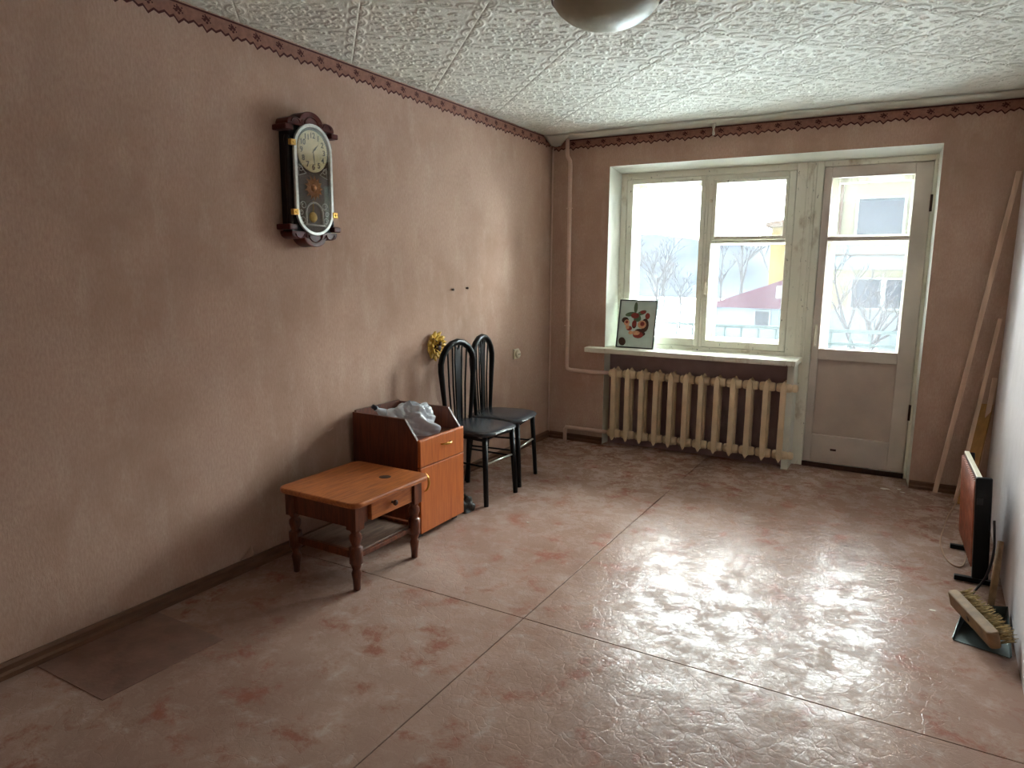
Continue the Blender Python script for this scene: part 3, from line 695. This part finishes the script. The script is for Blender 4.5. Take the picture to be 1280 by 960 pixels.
# ------------------------------------------------------------------ wall bits
k = empty('wall_outlet', (0, -.585, .785), label='cream round socket outlet on the long wall behind the chairs', cat='outlet')
attach(MB().box(.001, .018, -.625, -.545, .745, .825, bevel=.008), 'plate', k, 'cream_plastic')
attach(MB().lathe([(.031, 0), (.031, .016), (.024, .02)], (.018, -.585, .785), 20, axis='x'), 'socket', k, 'cream_plastic')
s_ = MB()
for dy in (-.01, .01): s_.lathe([(.004, 0), (.004, .003)], (.037, -.585+dy, .785), 8, axis='x')
attach(s_, 'socket_hole', k, 'dark_plastic')
for (y, z) in ((-1.443, 1.302), (-1.27, 1.309)):
    o = MB().lathe([(.007, 0), (.007, .010), (.009, .012), (.006, .016)], (0.0, y, z), 10, axis='x').build('wall_screw', 'dark_brown'); tag(o, 'small screw in the long wall above the chairs', 'screw', 'screws in the wall above the chairs')
fo = empty('wall_flower', (.0, -1.655, .945), label='golden yellow artificial flower with brown centre on the wall above chairs', cat='ornament')
for ring, (np_, ro, tilt) in enumerate(((11, .098, .018), (9, .074, .034), (6, .046, .045))):
    for i in range(np_):
        a = 2*PI*(i+.5*ring)/np_; d = Vector((0, math.cos(a), math.sin(a))); s_ = Vector((0, -d.z, d.y)); c0 = Vector((.016+.006*ring, -1.655, .945))
        k = MB()
        def pf(u, v, c0=c0, d=d, s_=s_, ro=ro, tilt=tilt):
            wd = ro*.34*math.sin(PI*min(1, u*.9+.08))**.8
            return c0+d*(ro*u)+s_*(wd*(v-.5)*2)+Vector((tilt*u*u-.012*(2*v-1)**2, 0, 0))
        k.grid(pf, 5, 4); o = attach(k, 'petal', fo, 'gold_plastic', solid=.0015)
attach(MB().lathe([(.001, .05), (.016, .048), (.026, .036), (.028, .02), (.01, .0)], (.004, -1.655, .932), 16, axis='x'), 'flower_centre', fo, 'dark_brown')
attach(MB().lathe([(.001, .056), (.010, .053), (.015, .044)], (.004, -1.650, .962), 12, axis='x'), 'bud', fo, 'dark_brown')
for yy in (-1.70, -1.60): attach(MB().tube([(.03, -1.655, .97), (.035, (yy-1.655)/2, .985), (.03, yy, 1.0)], .003, 5), 'stamen', fo, 'dark_brown')
o = MB().grid(lambda u, v: (.004+.045*v*math.sin(u*2.2), -3.22+.07*u-.02*v*u, .056+.055*u*(1-.6*v)+.01*v), 5, 5).build('peeling_wallpaper', 'wallpaper_pink', solid=.001); tag(o, 'curled wallpaper flap above skirting board beside the low table', 'paper scrap')

# ------------------------------------------------------------------ picture on the sill
pc = empty('picture', (.745, .08, .816), label='small framed still life of flowers and berries on the window sill', cat='picture')
tilt = Matrix.Translation((.745, .055, .816)) @ Matrix.Rotation(math.radians(-11), 4, 'X')
def apic(mb, name, mt):
    bmesh.ops.transform(mb.bm, matrix=tilt, verts=mb.bm.verts); return attach(mb, name, pc, mt)
W2, HH = .158, .392
apic(bars(MB(), -W2, W2, 0, HH, .008, .008, .008, .008, -.008, .012), 'frame', 'frame_black')
apic(MB().box(-W2+.008, W2-.008, .002, .008, .008, HH-.008), 'canvas', 'picture_sage')
def blob(cx, cz, rx, rz, a=0, n=12, y=.0005):
    return [(cx+rx*math.cos(t)*math.cos(a)-rz*math.sin(t)*math.sin(a), y, cz+rx*math.cos(t)*math.sin(a)+rz*math.sin(t)*math.cos(a)) for t in [2*PI*i/n for i in range(n)]]
def prints(name, mt, blobs, y):
    for i, bl in enumerate(blobs):
        k = MB(); k._add(blob(*bl, y=y-.0001*i), [tuple(range(12))]); apic(k, name, mt)
prints('printed_leaf', 'leaf_green', [(-.02, .33, .016, .045), (.035, .29, .04, .018, .4), (-.06, .275, .045, .018, .2), (.01, .25, .02, .03, .5), (.0, .235, .03, .02)], .0015)
prints('printed_shade', 'dark_brown', [(.07, .19, .032, .055), (.03, .14, .04, .02), (-.10, .225, .03, .025), (-.02, .19, .02, .03), (-.11, .05, .03, .035, .5), (.05, .12, .03, .02)], .0012)
prints('printed_berry', 'berry_red', [(.085, .265, .020, .026), (-.02, .265, .035, .024), (-.02, .20, .02, .028), (-.06, .16, .025, .02), (.02, .11, .045, .028), (.045, .295, .025, .014)], .0009)
prints('printed_blossom', 'peach', [(.045, .195, .037, .034), (-.085, .205, .024, .026), (.0, .125, .035, .018), (-.075, .17, .016, .018), (-.045, .125, .018, .016)], .0004)
prints('printed_heart', 'berry_red', [(.048, .20, .018, .018), (-.085, .21, .012, .012)], -.0004)

# ------------------------------------------------------------------ ceiling lamp
lp = empty('ceiling_lamp', (1.548, -2.62, 2.5), label='unlit round frosted glass bowl lamp on the tiled ceiling', cat='lamp')
lc = (1.548, -2.62, 0)
attach(MB().lathe([(.20, 2.455), (.212, 2.46), (.212, 2.475), (.19, 2.4945)], lc, 48), 'rim', lp, 'lamp_rim')
attach(MB().lathe([(.001, 2.362), (.03, 2.3625), (.07, 2.367), (.11, 2.378), (.15, 2.397), (.185, 2.425), (.203, 2.45), (.206, 2.458)], lc, 48), 'bowl', lp, 'lamp_glass')
for a in (.4, 2.5, 4.6): attach(MB().tube([(lc[0]+.214*math.cos(a), lc[1]+.214*math.sin(a), 2.475), (lc[0]+.216*math.cos(a), lc[1]+.216*math.sin(a), 2.452), (lc[0]+.200*math.cos(a), lc[1]+.200*math.sin(a), 2.443)], .006, 8), 'clip', lp, 'chrome_worn')

# ------------------------------------------------------------------ sticks and board in the corner
def stick(a, b, r, label, name='wooden_stick', mt='raw_wood'):
    a, b = Vector(a), Vector(b); d = (b-a).normalized(); x = d.cross(Vector((0,1,0))).normalized(); y = d.cross(x); k = MB()
    vs_ = [p+x*(r*sx)+y*(r*sy*.7) for p in (a, b) for sx, sy in ((-1,-1),(1,-1),(1,1),(-1,1))]
    k._add(vs_, [(0,1,2,3),(4,5,6,7)]+[(i, (i+1) % 4, 4+(i+1) % 4, 4+i) for i in range(4)])
    o = k.build(name, mt, bev=.0015); tag(o, label, 'stick'); return o
stick((2.905, -.09, .012), (3.150, -.06, 2.04), .0135, 'long thin pinkish wooden stick leaning, foot nearest the balcony door')
stick((3.012, -.25, .012), (3.146, -.055, 1.16), .011, 'shorter wooden stick leaning in the corner behind the heater')
stick((3.10, -.17, .012), (3.158, -.045, .79), .013, 'shortest wooden stick leaning in the corner against the board')
a, b2 = Vector((3.05, -.33, .006)), Vector((3.135, -.045, .62)); dv = (b2-a).normalized(); sx = Vector((.86, -.5, 0)); sx = (sx-dv*sx.dot(dv)).normalized(); nn = dv.cross(sx)
k = MB(); vs_ = [p+sx*(.034*s1_)+nn*(.007*s2_) for p in (a+Vector((0,0,.02)), b2) for s1_, s2_ in ((-1,-1),(1,-1),(1,1),(-1,1))]
k._add(vs_, [(0,1,2,3),(4,5,6,7)]+[(i, (i+1) % 4, 4+(i+1) % 4, 4+i) for i in range(4)]); o = k.build('wooden_board', 'ochre_board', bev=.001); tag(o, 'short ochre wooden board leaning in the corner between sticks', 'board')

# ------------------------------------------------------------------ heater
ht = empty('panel_heater', (3.05, -1.32, 0), label='copper brown ribbed convector heater with black end standing by pale wall', cat='heater')
hr = Matrix.Translation((3.028, -1.325, 0)) @ Matrix.Rotation(math.radians(2.4), 4, 'Z') @ Matrix.Rotation(math.radians(-3.5), 4, 'Y')
def ah(mb, name, mt, bev=0.0, parent=None):
    bmesh.ops.transform(mb.bm, matrix=hr, verts=mb.bm.verts); return attach(mb, name, parent or ht, mt, bev)
ah(MB().box(-.012, .012, -.25, .28, .075, .515), 'body', 'copper_dark', .004)
for i in range(15):
    y = -.235+i*.036; ah(MB().tube([(-.014, y, .09), (-.014, y, .50)], .0105, 6), 'rib', 'copper_heater')
ah(MB().box(-.012, .010, -.25, .28, .514, .522), 'top_strip', 'cream_plastic', .002)
ah(MB().box(-.018, .046, -.276, -.25, .045, .525), 'end_cap', 'black_metal', .006)
ah(MB().box(-.012, .036, .28, .29, .045, .515), 'end_cap', 'black_metal', .006)
k = MB().box(-.012, .012, -.280, -.276, .40, .43, bevel=.001); ah(k, 'switch', 'dark_plastic')
for y in (-.20, .235):
    o = attach(MB().box(2.955, 3.115, -1.325+y-.014, -1.325+y+.014, 0, .022), 'foot', ht, 'black_metal', .003)
    attach(MB().box(3.03, 3.055, -1.325+y-.01, -1.325+y+.01, .02, .09), 'foot_post', ht, 'black_metal', .002)
cab = [(3.02, -1.10, .28), (2.995, -1.10, .22), (3.01, -1.16, .12), (3.02, -1.22, .03), (2.995, -1.36, .005), (2.94, -1.32, .005), (2.912, -1.07, .005), (2.935, -.80, .005), (2.965, -.55, .006), (3.0, -.40, .03), (3.02, -.345, .10), (3.03, -.33, .16)]
def smooth(pts, n=6):
    P = [Vector(p) for p in pts]; P = [P[0]]+P+[P[-1]]; out = []
    for i in range(1, len(P)-2):
        for t in np.linspace(0, 1, n, endpoint=False):
            a, b, c, d = P[i-1:i+3]; out.append(.5*((2*b)+(c-a)*t+(2*a-5*b+4*c-d)*t*t+(3*b-a-3*c+d)*t**3))
    return out+[P[-1]]
attach(MB().tube(smooth(cab), .004, 6), 'power_cable', ht, 'cable_tan')
attach(MB().tube(smooth([(3.075, -1.615, .34), (3.085, -1.632, .2), (3.07, -1.64, .09), (3.04, -1.66, .03), (3.015, -1.70, .006), (2.995, -1.735, .005)]), .0055, 6), 'black_cable', ht, 'dark_plastic')

# ------------------------------------------------------------------ dustpan and broom head
dp = empty('dustpan', (3.04, -2.06, 0), label='grey metal dustpan with short wooden handle lying against pale wall', cat='dustpan')
A_, B_, C_, D_ = (2.928, -2.195), (3.108, -2.245), (3.122, -1.90), (2.985, -1.955)
k = MB(); th = .003
def quad3(pts): k._add(pts, [tuple(range(len(pts)))])
quad3([(*A_, .002), (*B_, .004), (*C_, .012), (*D_, .010)])
quad3([(*A_, .002), (*D_, .010), (D_[0]-.012, D_[1]+.008, .058), (A_[0]-.004, A_[1], .012)])
quad3([(*B_, .004), (*C_, .012), (C_[0]+.006, C_[1]+.008, .062), (B_[0]+.004, B_[1], .014)])
quad3([(*C_, .012), (*D_, .010), (D_[0]-.012, D_[1]+.008, .058), (C_[0]+.006, C_[1]+.008, .062)])
bmesh.ops.remove_doubles(k.bm, verts=k.bm.verts, dist=.0004); attach(k, 'pan', dp, 'steel_grey', solid=.003)
attach(MB().tube([(3.066, -1.915, .04), (3.084, -1.80, .17), (3.094, -1.735, .287)], [.0125, .014, .0125], 10), 'handle', dp, 'broom_wood')
br = empty('broom_head', (3.0, -2.10, 0), label='worn wooden broom head with straw bristles resting on the dustpan', cat='broom')
bx = Vector((.135, -.385, 0)).normalized()                  # along the block
bc = Vector((2.995, -2.105, .075)); side_ = Vector((-bx.y, bx.x, 0))
bn = (side_*1.0+Vector((0,0,.28))).normalized()   # bristles point to the wall and up
bz = bx.cross(bn)
mt = Matrix((bx, bn, bz)).transposed().to_4x4(); mt.translation = bc
k = MB(); k.prism([(x, y) for x, y in rrect(-.185, .185, -.024, .018, .018)], 'z', -.033, .033); bmesh.ops.transform(k.bm, matrix=mt, verts=k.bm.verts); attach(k, 'block', br, 'broom_wood', .006)
k = MB().lathe([(.012, -.0255), (.012, -.0235)], (0, 0, 0), 14, axis='y'); bmesh.ops.transform(k.bm, matrix=mt, verts=k.bm.verts); attach(k, 'handle_hole', br, 'dark_brown')
for i in range(12):
    for j in range(3):
        k = MB(); x = -.168+i*.0305; z = -.021+j*.021
        for q in range(9):
            ox, oz = random.uniform(-.010, .010), random.uniform(-.007, .007); L = random.uniform(.045, .062)
            k.tube([(x+ox*.5, .014, z+oz*.5), (x+ox*1.3, .014+L*.6, z+oz*1.2), (x+ox*2.0+random.uniform(-.006, .006), .014+L, z+oz*1.9)], [.0022, .0020, .0012], 4)
        bmesh.ops.transform(k.bm, matrix=mt, verts=k.bm.verts); attach(k, 'bristle_tuft', br, 'bristle_straw')

# paint flakes on the floor
for (x, y, s_) in ((2.615, -.13, .030), (2.70, -.10, .016), (2.72, -.16, .014), (2.86, -1.95, .014), (.86, -1.93, .008)):
    k = MB(); pts = [(x+s_*r_*math.cos(t), y+s_*.6*r_*math.sin(t)) for t, r_ in [(2*PI*i/7, random.uniform(.6, 1.2)) for i in range(7)]]
    k.prism(pts, 'z', .0, .002); o = k.build('paint_flake', 'flake_white'); tag(o, 'small white flake of paint lying on the floor', 'paint flake', 'paint flakes on the floor')

# ------------------------------------------------------------------ outdoors
GZ = -3.2
o = MB().box(-150, 150, .36, 240, GZ-1, GZ).build('ground', 'snow'); tag(o, 'snowy ground outside', kind='structure')
o = MB().box(-.6, 3.6, .36, 1.22, -.18, -.04).build('balcony_slab', 'concrete'); tag(o, 'concrete balcony floor slab', kind='structure')
rl = empty('balcony_railing', (1.5, 1.16, -.04), label='grey metal balcony railing outside the window', cat='railing')
attach(MB().box(-.6, 3.6, 1.14, 1.18, .935, .962), 'top_rail', rl, 'balcony_metal', .003)
attach(MB().box(-.6, 3.6, 1.148, 1.172, .828, .848), 'lower_rail', rl, 'balcony_metal', .003)
for i in range(29): attach(MB().box(-.58+i*.148, -.564+i*.148, 1.152, 1.168, -.04, .94), 'baluster', rl, 'balcony_metal')
ab_ = empty('apartment_block', (4, 24, GZ), label='pale apartment block with balconies seen through the balcony door', cat='building')
def aa(mb, name, mt, bev=0.0, parent=None): return attach(mb, name, parent or ab_, mt, bev)
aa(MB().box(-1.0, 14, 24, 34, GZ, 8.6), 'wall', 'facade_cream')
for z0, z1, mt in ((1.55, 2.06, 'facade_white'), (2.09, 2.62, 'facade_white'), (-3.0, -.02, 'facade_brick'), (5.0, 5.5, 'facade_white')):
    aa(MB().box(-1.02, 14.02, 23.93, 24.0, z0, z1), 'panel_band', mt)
aa(MB().box(-1.05, 14.05, 23.88, 24.0, 2.055, 2.095), 'ledge', 'eave_brown')
for bx0 in range(5):
    X0 = .62+bx0*2.7
    for z0, z1, wd in ((.12, 1.18, .96), (2.77, 4.1, 1.47), (5.6, 6.9, 1.47), (-2.4, -1.2, .96)):
        wn = aa(bars(MB(), X0-.08, X0+wd+.08, z0-.06, z1+.06, .08, .08, .06, .06, 23.86, 24.0), 'window', 'far_trim')
        aa(MB().box(X0, X0+wd, 23.95, 24.0, z0, z1), 'pane', 'far_window', parent=wn)
    wn = aa(bars(MB(), X0+1.05, X0+1.65+.08, .06, 1.24, .08, .08, .06, .06, 23.86, 24.0), 'window', 'far_trim'); aa(MB().box(X0+1.13, X0+1.65, 23.95, 24.0, .12, 1.18), 'pane', 'far_window', parent=wn)
aa(MB().lathe([(.05, 2.7), (.05, 8.4)], (.03, 23.9, 0), 8), 'drain_pipe', 'eave_brown')
aa(MB().box(-1.2, 14.2, 23.6, 34.2, 8.6, 8.8), 'roof', 'eave_brown')
hs = empty('house', (-5.5, 42, GZ), label='low white house with burgundy hipped roof across the yard', cat='house')
def as_(mb, name, mt, bev=0.0, parent=None): return attach(mb, name, parent or hs, mt, bev)
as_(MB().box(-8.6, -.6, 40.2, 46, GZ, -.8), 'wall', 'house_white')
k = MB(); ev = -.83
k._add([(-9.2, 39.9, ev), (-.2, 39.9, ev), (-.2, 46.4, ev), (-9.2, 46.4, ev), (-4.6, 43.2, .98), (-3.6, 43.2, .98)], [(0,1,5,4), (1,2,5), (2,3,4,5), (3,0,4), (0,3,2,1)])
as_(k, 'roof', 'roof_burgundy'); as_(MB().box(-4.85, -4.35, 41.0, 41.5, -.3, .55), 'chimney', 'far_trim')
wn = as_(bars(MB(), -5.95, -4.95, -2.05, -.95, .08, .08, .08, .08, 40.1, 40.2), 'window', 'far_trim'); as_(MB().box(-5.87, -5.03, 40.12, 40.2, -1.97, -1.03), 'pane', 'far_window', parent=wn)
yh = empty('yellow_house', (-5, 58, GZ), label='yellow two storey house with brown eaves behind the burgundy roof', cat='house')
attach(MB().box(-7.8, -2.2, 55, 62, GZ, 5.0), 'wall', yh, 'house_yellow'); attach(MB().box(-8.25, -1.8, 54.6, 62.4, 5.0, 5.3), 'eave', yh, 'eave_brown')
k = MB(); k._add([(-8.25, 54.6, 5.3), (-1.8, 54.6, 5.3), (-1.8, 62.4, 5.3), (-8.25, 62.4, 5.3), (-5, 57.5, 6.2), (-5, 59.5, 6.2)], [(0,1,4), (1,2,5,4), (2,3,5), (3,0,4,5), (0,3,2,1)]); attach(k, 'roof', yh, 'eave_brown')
def hill(u, v):
    x = -150+u*260; y = 110+v*120; t = min(1, v*1.6)
    ridge_ = 11.2+1.5*math.sin(x*.06+1)+1.0*math.sin(x*.17)+.5*math.sin(x*.41)-3.5/(1+math.exp(-(x+36)/4))
    return (x, y, GZ-.2+(ridge_-GZ)*(3*t*t-2*t**3)+.4*math.sin(x*.9+y*.7)*t)
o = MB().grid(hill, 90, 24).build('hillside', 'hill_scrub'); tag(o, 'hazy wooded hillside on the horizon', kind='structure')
def tree(seed, h_, spread):
    r = random.Random(seed); tr = MB(); brs = MB()
    def grow(b_, p, d, L, rad_, dep):
        q = p+d*L; b_.tube([p, (p+q)/2+Vector((r.uniform(-1,1), r.uniform(-1,1), 0))*L*.04, q], [rad_, rad_*.85, rad_*.65], 4, cap=False)
        if dep == 0: return
        for _ in range(3 if dep > 1 else 4):
            e = (d+Vector((r.uniform(-1,1), r.uniform(-1,1), r.uniform(-.15,.75)))*spread).normalized()
            grow(brs, p+d*L*r.uniform(.55, 1), e, L*r.uniform(.55,.8), rad_*.6, dep-1)
    grow(tr, Vector((0,0,-.1)), Vector((0,0,1)), h_*.36, h_*.018, 5); return tr, brs
specs = [(-13.4, 72, 12, None), (-12.6, 84, 14.0, None), (-9.8, 96, 15.0, None), (-18.5, 84, 10.8, None), (-25.0, 79, 10.8, None), (-20.0, 66, 8.0, None), (-32, 88, 9.6, None), (-24.2, 62, 7.2, None), (-17, 55, 6.0, None), (-13.5, 50, 5.4, None)]
protos = []
for i, (x, y, h_, lb) in enumerate(specs):
    if i < 3:
        t_, b2_ = tree(i+3, 10, .75); root = empty('bare_tree'); t_.build('trunk', 'bark_grey', root); b2_.build('branches', 'bark_grey', root); protos.append(root)
    else: root = dup(protos[i % 3])
    root.location = (x, y, GZ); root.rotation_euler = (0, 0, i*1.3); root.scale = (h_/10,)*3
    if i < 3: tag(root, 'tall leafless tree rising behind the burgundy roofed house', 'tree', 'bare trees behind the house')
    else: tag(root, 'leafless tree standing in front of the hazy hillside', 'tree', 'bare trees before the hillside')
root = dup(protos[1]); root.location = (1.3, 19.5, GZ); root.scale = (.62,)*3; tag(root, 'slim leafless tree in front of the apartment block', 'tree'); 
if 'group' in root: del root['group']
